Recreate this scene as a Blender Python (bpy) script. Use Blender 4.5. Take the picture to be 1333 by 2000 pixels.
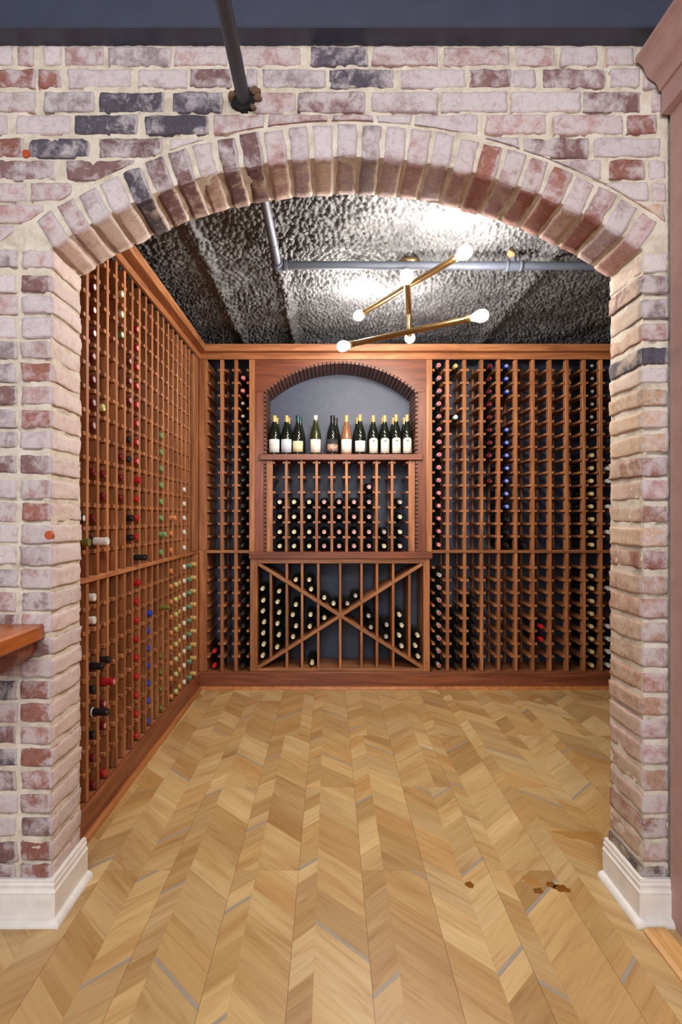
import bpy, bmesh, math, random
from mathutils import Vector, Matrix, noise
random.seed(7)
for o in list(bpy.data.objects):
    bpy.data.objects.remove(o)
S = bpy.context.scene
COL = S.collection
PI = math.pi

# ------------------------------------------------------------------ camera, world, lights, exposure
F = 1085.0            # focal length in pixels of the 1333 x 2000 photograph
VX, VY = 645.0, 1012.0  # vanishing point
EYE = 1.248
cam = bpy.data.cameras.new('camera')
cam.sensor_fit = 'HORIZONTAL'; cam.sensor_width = 24.0
cam.lens = 24.0 * F / 1333.0
cam.shift_x = (666.5 - VX) / 1333.0
cam.shift_y = (VY - 1000.0) / 1333.0
cam.clip_start = 0.05
cam_o = bpy.data.objects.new('camera', cam); COL.objects.link(cam_o)
cam_o.location = (0, 0, EYE); cam_o.rotation_euler = (PI / 2, 0, 0)
S.camera = cam_o

W = bpy.data.worlds.new('world'); S.world = W; W.use_nodes = True
W.node_tree.nodes['Background'].inputs[0].default_value = (0.96, 0.98, 1.0, 1)
W.node_tree.nodes['Background'].inputs[1].default_value = 0.30

def area_light(name, loc, rot, sx, sy, energy, color):
    l = bpy.data.lights.new(name, 'AREA'); l.shape = 'RECTANGLE'; l.size = sx; l.size_y = sy
    l.energy = energy; l.color = color
    o = bpy.data.objects.new(name, l); COL.objects.link(o); o.location = loc; o.rotation_euler = rot
    return o
# soft cool fill added behind the camera in place of room daylight
area_light('cool_front_fill', (-0.9, -2.4, 2.0), (math.radians(84), 0, math.radians(-8)), 3.0, 1.9, 56, (0.97, 0.985, 1.0))
# added fill high behind the camera to brighten the brick front; no fixture
area_light('high_front_fill', (0.0, -0.7, 2.84), (math.radians(54), 0, 0), 1.7, .7, 62, (1.0, .975, .95))
S.view_settings.view_transform = 'Standard'; S.view_settings.look = 'None'
S.view_settings.gamma = 1.0; S.view_settings.use_curve_mapping = False
S.view_settings.exposure = 0.15
BULB = 440.0           # emission of the lamp's bulbs

# ------------------------------------------------------------------ helpers
def at(px, py, Y):
    """world X, Z of a photo pixel at depth Y"""
    return (px - VX) * Y / F, EYE - (py - VY) * Y / F

def lin(r, g, b, a=1.0):
    f = lambda c: (c / 255 / 12.92) if c / 255 <= 0.04045 else ((c / 255 + 0.055) / 1.055) ** 2.4
    return (f(r), f(g), f(b), a)

def link(name, data, parent=None, loc=(0, 0, 0), rot=(0, 0, 0), color=None):
    o = bpy.data.objects.new(name, data); COL.objects.link(o)
    o.location = loc; o.rotation_euler = rot
    if parent is not None: o.parent = parent
    if color is not None: o.color = color
    return o

def tag(o, label=None, cat=None, group=None, kind=None):
    if label: o['label'] = label
    if cat: o['category'] = cat
    if group: o['group'] = group
    if kind: o['kind'] = kind
    return o

def thing(name, label, cat, loc=(0, 0, 0), rot=(0, 0, 0), group=None):
    return tag(link(name, None, None, loc, rot), label, cat, group)

def finish(bm, name, mat, smooth=False):
    m = bpy.data.meshes.new(name); bm.normal_update(); bm.to_mesh(m); bm.free()
    if mat: m.materials.append(mat)
    if smooth:
        for p in m.polygons: p.use_smooth = True
    return m

def smooth_by_angle(m, deg=35):
    for p in m.polygons: p.use_smooth = True
    bm = bmesh.new(); bm.from_mesh(m)
    for e in bm.edges:
        e.smooth = not (len(e.link_faces) == 2 and e.calc_face_angle(0) > math.radians(deg)) and len(e.link_faces) == 2
    bm.to_mesh(m); bm.free()
    return m

_boxes = {}
def box_mesh(sx, sy, sz, mat, bevel=0.0015):
    k = (round(sx, 4), round(sy, 4), round(sz, 4), mat.name, bevel)
    if k in _boxes: return _boxes[k]
    bm = bmesh.new(); bmesh.ops.create_cube(bm, size=1)
    bmesh.ops.scale(bm, vec=(sx, sy, sz), verts=bm.verts)
    if bevel > 0:
        bmesh.ops.bevel(bm, geom=list(bm.edges), offset=min(bevel, min(sx, sy, sz) * .3), segments=1, affect='EDGES')
    _boxes[k] = finish(bm, 'box', mat)
    return _boxes[k]

def box(name, x0, x1, y0, y1, z0, z1, mat, parent=None, bevel=0.0015, color=None):
    return link(name, box_mesh(x1 - x0, y1 - y0, z1 - z0, mat, bevel), parent,
                ((x0 + x1) / 2, (y0 + y1) / 2, (z0 + z1) / 2), color=color)

def prism_y(name, pts, y0, y1, mat, parent=None, bevel=0.0):
    """polygon in the XZ plane extruded along Y"""
    cx = sum(p[0] for p in pts) / len(pts); cz = sum(p[1] for p in pts) / len(pts); cy = (y0 + y1) / 2
    bm = bmesh.new()
    a = [bm.verts.new((x - cx, y0 - cy, z - cz)) for x, z in pts]
    b = [bm.verts.new((x - cx, y1 - cy, z - cz)) for x, z in pts]
    bm.faces.new(a); bm.faces.new(b[::-1]); n = len(pts)
    for i in range(n): bm.faces.new((a[i], b[i], b[(i + 1) % n], a[(i + 1) % n]))
    bmesh.ops.recalc_face_normals(bm, faces=bm.faces)
    if bevel: bmesh.ops.bevel(bm, geom=list(bm.edges), offset=bevel, segments=1, affect='EDGES')
    return link(name, finish(bm, name, mat), parent, (cx, cy, cz))

def lathe_mesh(prof, seg, mat, name='lathe'):
    """prof: (r, z) list, about Z"""
    bm = bmesh.new(); rings = []
    for r, z in prof:
        if r < 1e-5: rings.append([bm.verts.new((0, 0, z))])
        else: rings.append([bm.verts.new((r * math.cos(2 * PI * i / seg), r * math.sin(2 * PI * i / seg), z)) for i in range(seg)])
    for a, b in zip(rings, rings[1:]):
        for i in range(seg):
            j = (i + 1) % seg
            if len(a) == 1: bm.faces.new((a[0], b[j], b[i]))
            elif len(b) == 1: bm.faces.new((a[i], a[j], b[0]))
            else: bm.faces.new((a[i], a[j], b[j], b[i]))
    bmesh.ops.recalc_face_normals(bm, faces=bm.faces)
    return smooth_by_angle(finish(bm, name, mat), 40)

def tube_between(name, a, b, prof, seg, mat, parent=None):
    """lathe with z mapped on the segment a->b; prof z in metres"""
    a, b = Vector(a), Vector(b)
    q = (b - a).to_track_quat('Z', 'Y')
    o = link(name, lathe_mesh(prof, seg, mat, name), parent, a, q.to_euler())
    return o

def n3(x, y, z): return noise.noise(Vector((x, y, z)))

# ------------------------------------------------------------------ materials
class NT:
    def __init__(s, name):
        s.m = bpy.data.materials.new(name); s.m.use_nodes = True
        s.t = s.m.node_tree; s.b = s.t.nodes['Principled BSDF']
    def n(s, typ, **kw):
        nd = s.t.nodes.new(typ)
        for k, v in kw.items():
            if hasattr(nd, k): setattr(nd, k, v)
            else: nd.inputs[k.replace('_', ' ')].default_value = v
        return nd
    def l(s, a, b): s.t.links.new(a, b)
    def ramp(s, src, stops):
        r = s.n('ShaderNodeValToRGB'); e = r.color_ramp.elements
        while len(e) > 1: e.remove(e[-1])
        e[0].position, e[0].color = stops[0][0], stops[0][1]
        for p, c in stops[1:]:
            x = e.new(p); x.color = c
        s.l(src, r.inputs[0]); return r.outputs[0]
    def mix(s, fac, a, b, mode='MIX'):
        m = s.n('ShaderNodeMix', data_type='RGBA', blend_type=mode)
        for v, i in ((fac, 0), (a, 6), (b, 7)):
            if hasattr(v, 'links'): s.l(v, m.inputs[i])
            else: m.inputs[i].default_value = v
        return m.outputs[2]
    def math(s, op, a, b=0.0, clamp=False):
        m = s.n('ShaderNodeMath', operation=op, use_clamp=clamp)
        for v, i in ((a, 0), (b, 1)):
            if hasattr(v, 'links'): s.l(v, m.inputs[i])
            else: m.inputs[i].default_value = v
        return m.outputs[0]
    def coords(s, scale=(1, 1, 1), rnd=0.0, which='Object'):
        tc = s.n('ShaderNodeTexCoord'); v = tc.outputs[which]
        if rnd:
            oi = s.n('ShaderNodeObjectInfo')
            c = s.n('ShaderNodeCombineXYZ')
            s.l(s.math('MULTIPLY', oi.outputs['Random'], rnd), c.inputs[0])
            s.l(s.math('MULTIPLY', oi.outputs['Random'], rnd * 1.7), c.inputs[1])
            s.l(s.math('MULTIPLY', oi.outputs['Random'], rnd * 2.3), c.inputs[2])
            ad = s.n('ShaderNodeVectorMath', operation='ADD'); s.l(v, ad.inputs[0]); s.l(c.outputs[0], ad.inputs[1]); v = ad.outputs[0]
        mp = s.n('ShaderNodeMapping'); mp.inputs['Scale'].default_value = scale
        s.l(v, mp.inputs[0]); return mp.outputs[0]
    def noise(s, vec, scale, detail=4, rough=.55, dist=0.0):
        nd = s.n('ShaderNodeTexNoise'); nd.inputs['Scale'].default_value = scale
        nd.inputs['Detail'].default_value = detail; nd.inputs['Roughness'].default_value = rough
        nd.inputs['Distortion'].default_value = dist
        s.l(vec, nd.inputs['Vector']); return nd.outputs['Fac']
    def bump(s, h, strength=.3, dist=.003):
        b = s.n('ShaderNodeBump'); b.inputs['Strength'].default_value = strength; b.inputs['Distance'].default_value = dist
        s.l(h, b.inputs['Height']); s.l(b.outputs[0], s.b.inputs['Normal'])
    def base(s, c):
        if hasattr(c, 'links'): s.l(c, s.b.inputs['Base Color'])
        else: s.b.inputs['Base Color'].default_value = c
    def set(s, **kw):
        for k, v in kw.items(): s.b.inputs[k.replace('_', ' ')].default_value = v

def plain(name, c, rough=.5, metal=0.0, bump=0.0, bscale=60, **kw):
    t = NT(name); v = t.coords()
    f = t.noise(v, bscale * .3, 3)
    k = lambda s: (min(1, c[0] * s), min(1, c[1] * s), min(1, c[2] * s), 1)
    t.base(t.ramp(f, [(.3, k(.9)), (.7, k(1.08))]))
    t.set(Roughness=rough, Metallic=metal, **kw)
    if bump: t.bump(t.noise(v, bscale, 4), bump, .002)
    return t.m

def wood(name, axis, dark, mid, light, rough=.42, freq=16.0):
    t = NT(name)
    sc = [freq] * 3; sc[axis] = freq * .075
    v = t.coords(tuple(sc), 9.0)
    f = t.noise(v, 1.6, 6, .62, .9)
    c = t.ramp(f, [(.25, dark), (.5, mid), (.78, light)])
    sc2 = [freq * 9] * 3; sc2[axis] = freq * .35
    g = t.noise(t.coords(tuple(sc2), 9.0), 1.0, 2)
    c = t.mix(.55, c, t.ramp(g, [(.3, (.62, .58, .55, 1)), (.62, (1, 1, 1, 1))]), 'MULTIPLY')
    oi = t.n('ShaderNodeObjectInfo')
    hs = t.n('ShaderNodeHueSaturation'); t.l(c, hs.inputs['Color'])
    t.l(t.math('ADD', t.math('MULTIPLY', oi.outputs['Random'], .34), .84), hs.inputs['Value'])
    t.base(hs.outputs[0]); t.set(Roughness=rough); t.bump(g, .06, .001)
    return t.m
_D, _M, _L = lin(108, 63, 37), lin(158, 100, 62), lin(198, 139, 92)
WX, WY, WZ = (wood('stained_wood_' + 'xyz'[i], i, _D, _M, _L) for i in range(3))
_d, _m, _l = lin(88, 46, 30), lin(128, 70, 46), lin(160, 94, 62)
DX, DY, DZ = (wood('dark_stained_wood_' + 'xyz'[i], i, _d, _m, _l, .38) for i in range(3))
SLAT = wood('tambour_wood', 1, lin(76, 46, 34), lin(108, 66, 48), lin(136, 86, 64), .5)
HONEY = wood('honey_wood', 1, lin(140, 82, 40), lin(178, 112, 60), lin(204, 140, 84), .4)
OAK = wood('pale_oak', 1, lin(176, 128, 72), lin(205, 158, 98), lin(222, 180, 122), .4)
REDFLOOR = wood('red_brown_floor', 1, lin(52, 24, 16), lin(86, 40, 26), lin(112, 56, 36), .3)

def brick_material():
    t = NT('limewashed_brick')
    oi = t.n('ShaderNodeObjectInfo')
    v = t.coords((1, 1, 1), 13.0)
    a = t.noise(v, 24, 8, .72, .5); b = t.noise(v, 90, 4, .7); c2 = t.noise(v, 11, 3, .6)
    col = t.mix(t.math('MULTIPLY', a, .9), oi.outputs['Color'], (1.14, .97, .94, 1), 'MULTIPLY')
    dark = t.ramp(b, [(.32, (.55, .5, .5, 1)), (.55, (1, 1, 1, 1))])
    col = t.mix(.6, col, dark, 'MULTIPLY')
    # lime wash, heavier on the left jamb; lamp light on left soffit painted in
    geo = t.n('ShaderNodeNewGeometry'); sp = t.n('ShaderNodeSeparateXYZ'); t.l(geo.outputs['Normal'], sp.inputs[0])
    isf = t.math('LESS_THAN', sp.outputs[1], -.55); wash_lit = t.math('MAXIMUM', sp.outputs[0], 0.0); isr = t.math('GREATER_THAN', sp.outputs[0], -.8)
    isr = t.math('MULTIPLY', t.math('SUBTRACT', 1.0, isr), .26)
    amount = t.math('ADD', t.math('MULTIPLY', oi.outputs['Alpha'], .62), t.math('ADD', t.math('MULTIPLY', isf, .175), t.math('ADD', t.math('MULTIPLY', wash_lit, .50), t.math('ADD', isr, .12))))
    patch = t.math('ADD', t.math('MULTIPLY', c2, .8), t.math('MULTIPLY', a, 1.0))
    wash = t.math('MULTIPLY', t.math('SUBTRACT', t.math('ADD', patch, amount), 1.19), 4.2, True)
    washc = t.mix(isf, t.mix(wash_lit, lin(200, 180, 160), lin(224, 210, 205)), lin(206, 198, 202))
    scar = t.ramp(t.noise(v, 34, 6, .75, 1.1), [(.36, (.62, .50, .48, 1)), (.50, (1, 1, 1, 1))])
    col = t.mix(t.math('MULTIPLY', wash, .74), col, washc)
    col = t.mix(.45, col, scar, 'MULTIPLY')
    speck = t.ramp(t.noise(v, 160, 3, .7), [(.30, (.35, .3, .28, 1)), (.40, (1, 1, 1, 1))])
    col = t.mix(.5, col, speck, 'MULTIPLY')
    t.base(col); t.set(Roughness=.9, Specular_IOR_Level=.25)
    t.bump(t.math('ADD', t.math('MULTIPLY', b, .5), a), .55, .004)
    return t.m
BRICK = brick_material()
def mortar_material():
    t = NT('lime_mortar'); v = t.coords()
    a = t.noise(v, 14, 5, .6, .5); b = t.noise(v, 120, 4, .7)
    c = t.ramp(a, [(.28, lin(176, 164, 150)), (.5, lin(208, 197, 182)), (.75, lin(224, 216, 206))])
    c = t.mix(.35, c, t.ramp(b, [(.3, (.6, .55, .5, 1)), (.5, (1, 1, 1, 1))]), 'MULTIPLY')
    t.base(c); t.set(Roughness=.95, Specular_IOR_Level=.2); t.bump(t.math('ADD', a, t.math('MULTIPLY', b, .6)), .7, .005)
    return t.m
MORTAR = mortar_material()
def foam_material():
    t = NT('sprayed_foam_painted_black'); v = t.coords()
    a = t.noise(v, 70, 3, .5, .6); b = t.noise(v, 5, 2)
    t.base(t.ramp(b, [(.3, lin(74, 74, 78)), (.7, lin(92, 92, 95))]))
    t.set(Roughness=.55, Specular_IOR_Level=.4); t.bump(a, .5, .005)
    return t.m
FOAM = foam_material()
BEAM = plain('blue_black_painted_steel', lin(58, 63, 82), .45, bump=.12, bscale=40)
PIPE = plain('dark_grey_painted_pipe', lin(74, 79, 92), .5, bump=.03, Specular_IOR_Level=.35)
PINK = plain('dusty_pink_paint', lin(186, 150, 141), .55, bump=.03)
WHITE = plain('white_gloss_paint', lin(232, 228, 224), .3)
NAVY = plain('slate_blue_wall_paint', lin(76, 83, 104), .5, bump=.08, bscale=90)
DARKW = plain('dark_cellar_plaster', lin(60, 58, 60), .8)
BLACK = plain('hole_black', lin(26, 24, 24), .9, bump=.5)
RUST = plain('rust_orange_plastic', lin(176, 74, 34), .5)
STAIN = plain('amber_spill', lin(170, 124, 68), .3)
STAIN2 = plain('brown_spill', lin(126, 78, 28), .22)
INLAY = plain('grey_inlay', lin(158, 146, 132), .4)
BRASS = plain('brushed_brass', lin(178, 148, 100), .28, 1.0)
TANFOAM = plain('raw_tan_foam', lin(128, 98, 64), .8, bump=.8)
PAPER = plain('paper_label', lin(236, 230, 216), .7)
def object_colour(name, rough, metal=0.0, grain=None, **kw):
    t = NT(name); oi = t.n('ShaderNodeObjectInfo'); c = oi.outputs['Color']
    if grain:
        v = t.coords((2.2, 26, 26), 17.0); f = t.noise(v, 1.5, 5, .6, 1.4)
        c = t.mix(.75, c, t.ramp(f, [(.28, (.70, .57, .42, 1)), (.46, (.97, .94, .88, 1)), (.72, (1.12, 1.12, 1.10, 1))]), 'MULTIPLY')
        f2 = t.noise(t.coords((.8, 5.5, 5.5), 23.0), 1.5, 3, .5, .8)
        c = t.mix(.7, c, t.ramp(f2, [(.34, (.78, .65, .52, 1)), (.58, (1, 1, 1, 1))]), 'MULTIPLY')
        t.bump(f, .04, .001)
    t.base(c); t.set(Roughness=rough, Metallic=metal, **kw); return t.m
FOIL = object_colour('bottle_capsule', .32, .15)
LABELM = object_colour('printed_label', .65)
PLANK = object_colour('chevron_oak_vinyl', .36, 0, True)
def glass(name, c, **kw):
    t = NT(name); t.base(c); t.set(Roughness=.06, Specular_IOR_Level=.5, **kw); return t.m
GLASS = glass('dark_bottle_glass', (.008, .010, .007, 1))
GREEN = glass('olive_bottle_glass', (.030, .034, .008, 1))
ROSE = glass('rose_wine_glass', (.26, .115, .055, 1))
def bulb_material():
    t = NT('lit_bulb'); t.base((1, 1, 1, 1))
    t.set(Emission_Color=(1, .93, .83, 1), Emission_Strength=BULB); return t.m
LIT = bulb_material()

# ------------------------------------------------------------------ key planes
YF, YB = 1.722, 1.924        # front and back face of the brick wall
AX, AZ, R1, R2 = .051, .754, 1.611, 1.713   # the arch: centre, intrados, extrados
JL, JR = -.862, .968         # jambs
SPR = 2.083
YR = 4.075                   # front of the back racks
XL = -.965                   # front of the left rack
YW, XW = 4.40, -1.30         # cellar back and left wall
XR = 2.65                    # cellar right wall
RAIL = 1.004; BASE = .124; TOP = 2.410

# ------------------------------------------------------------------ floor: vinyl planks printed with chevrons
floor = tag(box('floor', -2.6, XR, -1.5, YW, -.05, -.0045, DX, bevel=0), 'chevron oak floor with grey inlay strips', kind='structure')
edges = [-.796, -.564, -.335, -.111, .112, .336, .561, .784]
while edges[-1] < 2.2: edges.append(edges[-1] + .2235)
while edges[0] > -1.5: edges.insert(0, edges[0] - .2235)
first = {-.796: (.130, -1, 1), -.564: (.066, 1, -1), -.335: (.076, 1, -1), -.111: (.066, 1, -1), .112: (.079, 1, -1), .336: (.123, -1, 1), .561: (.060, -1, 1), .784: (.084, 1, -1)}
inl = [(193,1687),(291,1709),(336,1734),(203,1902),(344,1919),(462,1768),(430,1992),(603,1687),(672,1840),(758,1920),(827,1711),(923,1693),(1001,1872),(1072,1736),(1084,1935),(1227,1897),
 (478,1402),(424,1428),(489,1484),(531,1480),(415,1549),(618,1442),(660,1484),(585,1390),(659,1395),(708,1417),(747,1465),(733,1359),(720,1557),(860,1374),(838,1464),(906,1451),(996,1475),(1021,1391),(1086,1391),(1090,1368),(1114,1461),(1141,1541),(878,1538),(903,1538),(838,1547),(1038,1552),(320,1640),(495,1617),(342,1507),(1170,1640)]
inl_xy = []
for px, py in inl:
    Y = EYE * F / (py - VY); inl_xy.append(((px - VX) * Y / F, Y))

def clip_y(poly, lo, hi):
    for sgn, lim in ((1, lo), (-1, -hi)):
        out = []
        for i in range(len(poly)):
            a, b = poly[i - 1], poly[i]
            fa, fb = sgn * a[1] - lim, sgn * b[1] - lim
            if (fa >= 0) != (fb >= 0):
                t = fa / (fa - fb); out.append((a[0] + t * (b[0] - a[0]), a[1] + t * (b[1] - a[1])))
            if fb >= 0: out.append(b)
        poly = out
        if len(poly) < 3: return []
    return poly

def floor_piece(name, poly, s, mat, parent, color, top):
    cx = sum(p[0] for p in poly) / len(poly); cy = sum(p[1] for p in poly) / len(poly)
    ang = s * PI / 4; c, sn = math.cos(-ang), math.sin(-ang)
    bm = bmesh.new()
    loc = [((x - cx) * c - (y - cy) * sn, (x - cx) * sn + (y - cy) * c) for x, y in poly]
    a = [bm.verts.new((x, y, top)) for x, y in loc]; b = [bm.verts.new((x, y, -.004)) for x, y in loc]
    bm.faces.new(a); n = len(a)
    for i in range(n): bm.faces.new((a[i], a[(i + 1) % n], b[(i + 1) % n], b[i]))
    bmesh.ops.recalc_face_normals(bm, faces=bm.faces)
    return link(name, finish(bm, name, mat), parent, (cx, cy, 0), (0, 0, ang), color)

tones = [(198, 168, 120), (193, 161, 112), (187, 152, 102), (203, 175, 128), (184, 148, 98), (196, 165, 116)]
rf = random.Random(11)
for ci in range(len(edges) - 1):
    xa, xb = edges[ci], edges[ci + 1]
    odd = (ci - edges.index(-.796)) % 2
    ends = [1.968 - 1.22 + .61 * (0 if odd == 0 else 1) + 1.22 * k for k in range(-1, 4)]
    for y0, y1 in zip(ends, ends[1:]):
        if y1 < .9 or y0 > 4.15: continue
        # is this plank in or near the view?
        yq = min(y1, 4.1)
        if xa > (1400 - VX) / F * yq + .1 or xb < (-60 - VX) / F * yq - .1: continue
        if y0 > 1.9 and xb < -1.02: continue
        if xa > .93 and y1 < 1.75: continue
        key = round(xa, 3)
        if key in first and y0 < 2.0: w, s1, s2 = first[key]
        else: w, s1, s2 = rf.choice([(.066, 1, -1), (.076, 1, -1), (.102, 1, -1), (.123, -1, 1), (.155, 1, -1), (.070, -1, 1)])
        plank = link('plank', None, floor, -floor.location)
        for sa, sb, s in ((xa + .0005, xa + w - .0001, s1), (xa + w + .0001, xb - .0005, s2)):
            xm = (sa + sb) / 2; hw = (sb - sa) / 2
            ins = sorted(y - s * (x - xm) for x, y in inl_xy if sa - .012 <= x < sb + .012 and y0 < y < y1 and abs(x - xm) < hw + .008)
            cuts = []; y = y0 - hw - rf.uniform(0, .2)
            while y < y1 + hw + .3:
                cuts.append(y); y += rf.uniform(.10, .27) if hw > .05 else rf.uniform(.09, .20)
            cuts = [c for c in cuts if all(abs(c - i) > .07 for i in ins)]
            marks = sorted([(c, 0) for c in cuts] + [(i, 1) for i in ins])
            for (c0, k0), (c1, k1) in zip(marks, marks[1:]):
                lo = c0 + (.0085 if k0 else .0001); hi = c1 - (.0085 if k1 else .0001)
                poly = clip_y([(sa, lo - s * hw), (sb, lo + s * hw), (sb, hi + s * hw), (sa, hi - s * hw)], max(y0 + .0004, -1.4), min(y1 - .0004, YW))
                if len(poly) >= 3:
                    t = rf.choice(tones); q = rf.uniform(.93, 1.05)
                    floor_piece('slat', poly, s, PLANK, plank, lin(t[0] * q, t[1] * q, t[2] * q), rf.uniform(-.0002, 0))
            for i in ins:
                poly = clip_y([(sa, i - .008 - s * hw), (sb, i - .008 + s * hw), (sb, i + .008 + s * hw), (sa, i + .008 - s * hw)], y0, y1)
                if len(poly) >= 3: floor_piece('inlay', poly, s, INLAY, plank, None, .0001)
# spills beside the right pier
def blob(name, px, py, rx, ry, seed, mat, rot=0):
    Y = EYE * F / (py - VY); X = (px - VX) * Y / F
    bm = bmesh.new(); pts = []
    for i in range(40):
        a = 2 * PI * i / 40; k = .62 + .75 * abs(n3(math.cos(a) * 1.6 + seed, math.sin(a) * 1.6, seed))
        pts.append((rx * k * math.cos(a), ry * k * math.sin(a)))
    lo = [bm.verts.new((x, y, 0)) for x, y in pts]; hi = [bm.verts.new((x * .93, y * .93, .0006)) for x, y in pts]
    bm.faces.new(hi)
    for i in range(40): bm.faces.new((lo[i], lo[(i + 1) % 40], hi[(i + 1) % 40], hi[i]))
    link(name, finish(bm, name, mat), floor, Vector((X, Y, .0001)) - floor.location, (0, 0, rot))
blob('stain', 1038, 1722, .034, .04, 1.3, STAIN, .3); blob('stain', 1096, 1735, .036, .022, 5.1, STAIN2, -.3)
blob('stain', 1052, 1740, .022, .02, 2.2, STAIN2, .2); blob('stain', 918, 1728, .017, .022, 8.8, STAIN2)
blob('stain', 1135, 1632, .10, .045, 4.4, STAIN, -.15); blob('stain', 1076, 1728, .02, .02, 3.4, STAIN2)

# the other floor and its threshold strip, right foreground
tag(box('floor_right', 1.01, 3.0, -1.5, 1.69, -.05, -.002, REDFLOOR, bevel=0), 'dark red brown wooden floor beyond the oak strip', kind='structure')
bmx = prism_y('trim_1', [(.945, 0), (.945, .006), (.958, .013), (.99, .014), (1.012, .014), (1.012, 0)], -1.0, 1.675, OAK)
tag(bmx, 'pale oak threshold strip between the two floors', kind='structure')

# ------------------------------------------------------------------ brick wall with segmental arch
def outline(off=0.0, n=60):
    """opening outline from left foot over the arch to right foot, offset outwards"""
    r = R1 + off; xl, xr = JL - off, JR + off
    al = math.acos(max(-1, (xl - AX) / r)); ar = math.acos((xr - AX) / r)
    pts = [(xl, 0)]
    for i in range(n + 1):
        a = al + (ar - al) * i / n; pts.append((AX + r * math.cos(a), AZ + r * math.sin(a)))
    pts.append((xr, 0)); return pts
op = outline(.012)
wall = prism_y('wall_front', [(-2.6, 0), (-2.6, 2.74), (1.30, 2.74), (1.30, 0)] + op[::-1], YF + .016, YB - .004, MORTAR)
tag(wall, 'limewashed brick wall with wide segmental arch opening', kind='structure')
WLOC = wall.location.copy()
def wchild(name, mesh, loc=(0, 0, 0), rot=(0, 0, 0), color=None):
    return link(name, mesh, wall, Vector(loc) - WLOC, rot, color)

def mortar_front():
    h = .0075; bm = bmesh.new(); off = .004
    x0, x1, z0, z1 = -1.5, 1.052, 0.0, 2.722
    nx, nz = int((x1 - x0) / h), int((z1 - z0) / h); V = {}
    def inside(x, z):
        if z < SPR - .03: return JL - off < x < JR + off
        return math.hypot(x - AX, z - AZ) < R1 + off and JL - off < x < JR + off
    def hole(x, z): return math.hypot((x + .268) / 1.35, z - 2.545) < .033
    crack = set()      # shrinkage cracks under some bricks
    for a, b, c, d in RECTS:
        k = round((c - .0015 - z0) / h)
        for i in range(int((a - x0) / h), int((b - x0) / h) + 1):
            if n3(i * h * 9, c * 7, 3.3) > .06: crack.add((i, k))
        i = round((a - .001 - x0) / h)
        for k in range(int((c - z0) / h), int((d - z0) / h) + 1):
            if n3(i * h * 9, k * h * 9, 8.3) > .28: crack.add((i, k))
    ins = [[inside(x0 + h * i, z0 + h * k) for k in range(nz + 1)] for i in range(nx + 1)]
    def vert(i, k):
        if (i, k) in V: return V[i, k]
        x, z = x0 + h * i, z0 + h * k
        if ins[i][k]:
            if z < SPR - .03: x = JL - off if x < AX else JR + off
            else:
                d = math.hypot(x - AX, z - AZ); s = (R1 + off) / d
                xx, zz = AX + (x - AX) * s, AZ + (z - AZ) * s
                if xx < JL - off or xx > JR + off: x = JL - off if x < AX else JR + off
                else: x, z = xx, zz
        y = YF + .0043 + .0022 * n3(x * 20, z * 20, 1.1) + .0030 * n3(x * 55, z * 55, 4.1)
        if (i, k) in crack: y += .012
        if hole(x, z): y += .05
        if ins[i][k]: y = max(y, YF + .001)
        V[i, k] = bm.verts.new((x, y, z)); return V[i, k]
    for i in range(nx):
        for k in range(nz):
            if ins[i][k] and ins[i + 1][k] and ins[i][k + 1] and ins[i + 1][k + 1]: continue
            try: bm.faces.new((vert(i, k), vert(i + 1, k), vert(i + 1, k + 1), vert(i, k + 1)))
            except ValueError: pass
    for f in bm.faces: f.smooth = True
    return finish(bm, 'mortar', MORTAR)
def mortar_reveal():
    bm = bmesh.new(); pts = outline(.006, 150)
    # resample
    P = []
    for a, b in zip(pts, pts[1:]):
        L = math.hypot(b[0] - a[0], b[1] - a[1]); n = max(1, int(L / .013))
        for i in range(n): P.append((a[0] + (b[0] - a[0]) * i / n, a[1] + (b[1] - a[1]) * i / n))
    P.append(pts[-1]); ny = 15; rows = []
    for i, (x, z) in enumerate(P):
        a, b = P[max(0, i - 1)], P[min(len(P) - 1, i + 1)]
        tx, tz = b[0] - a[0], b[1] - a[1]; L = math.hypot(tx, tz); nx_, nz_ = tz / L, -tx / L   # into the opening
        row = []
        for k in range(ny + 1):
            y = YF + .001 + (YB - YF - .001) * k / ny
            d = .001 + .0026 * n3(x * 25 + 3, y * 25, z * 25) + .002 * n3(x * 70, y * 70, z * 70)
            row.append(bm.verts.new((x + nx_ * d, y, z + nz_ * d)))
        rows.append(row)
    for a, b in zip(rows, rows[1:]):
        for k in range(ny): bm.faces.new((a[k], b[k], b[k + 1], a[k + 1]))
    for f in bm.faces: f.smooth = True
    bmesh.ops.recalc_face_normals(bm, faces=bm.faces)
    return finish(bm, 'mortar', MORTAR)
wchild('mortar', mortar_reveal())

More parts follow.
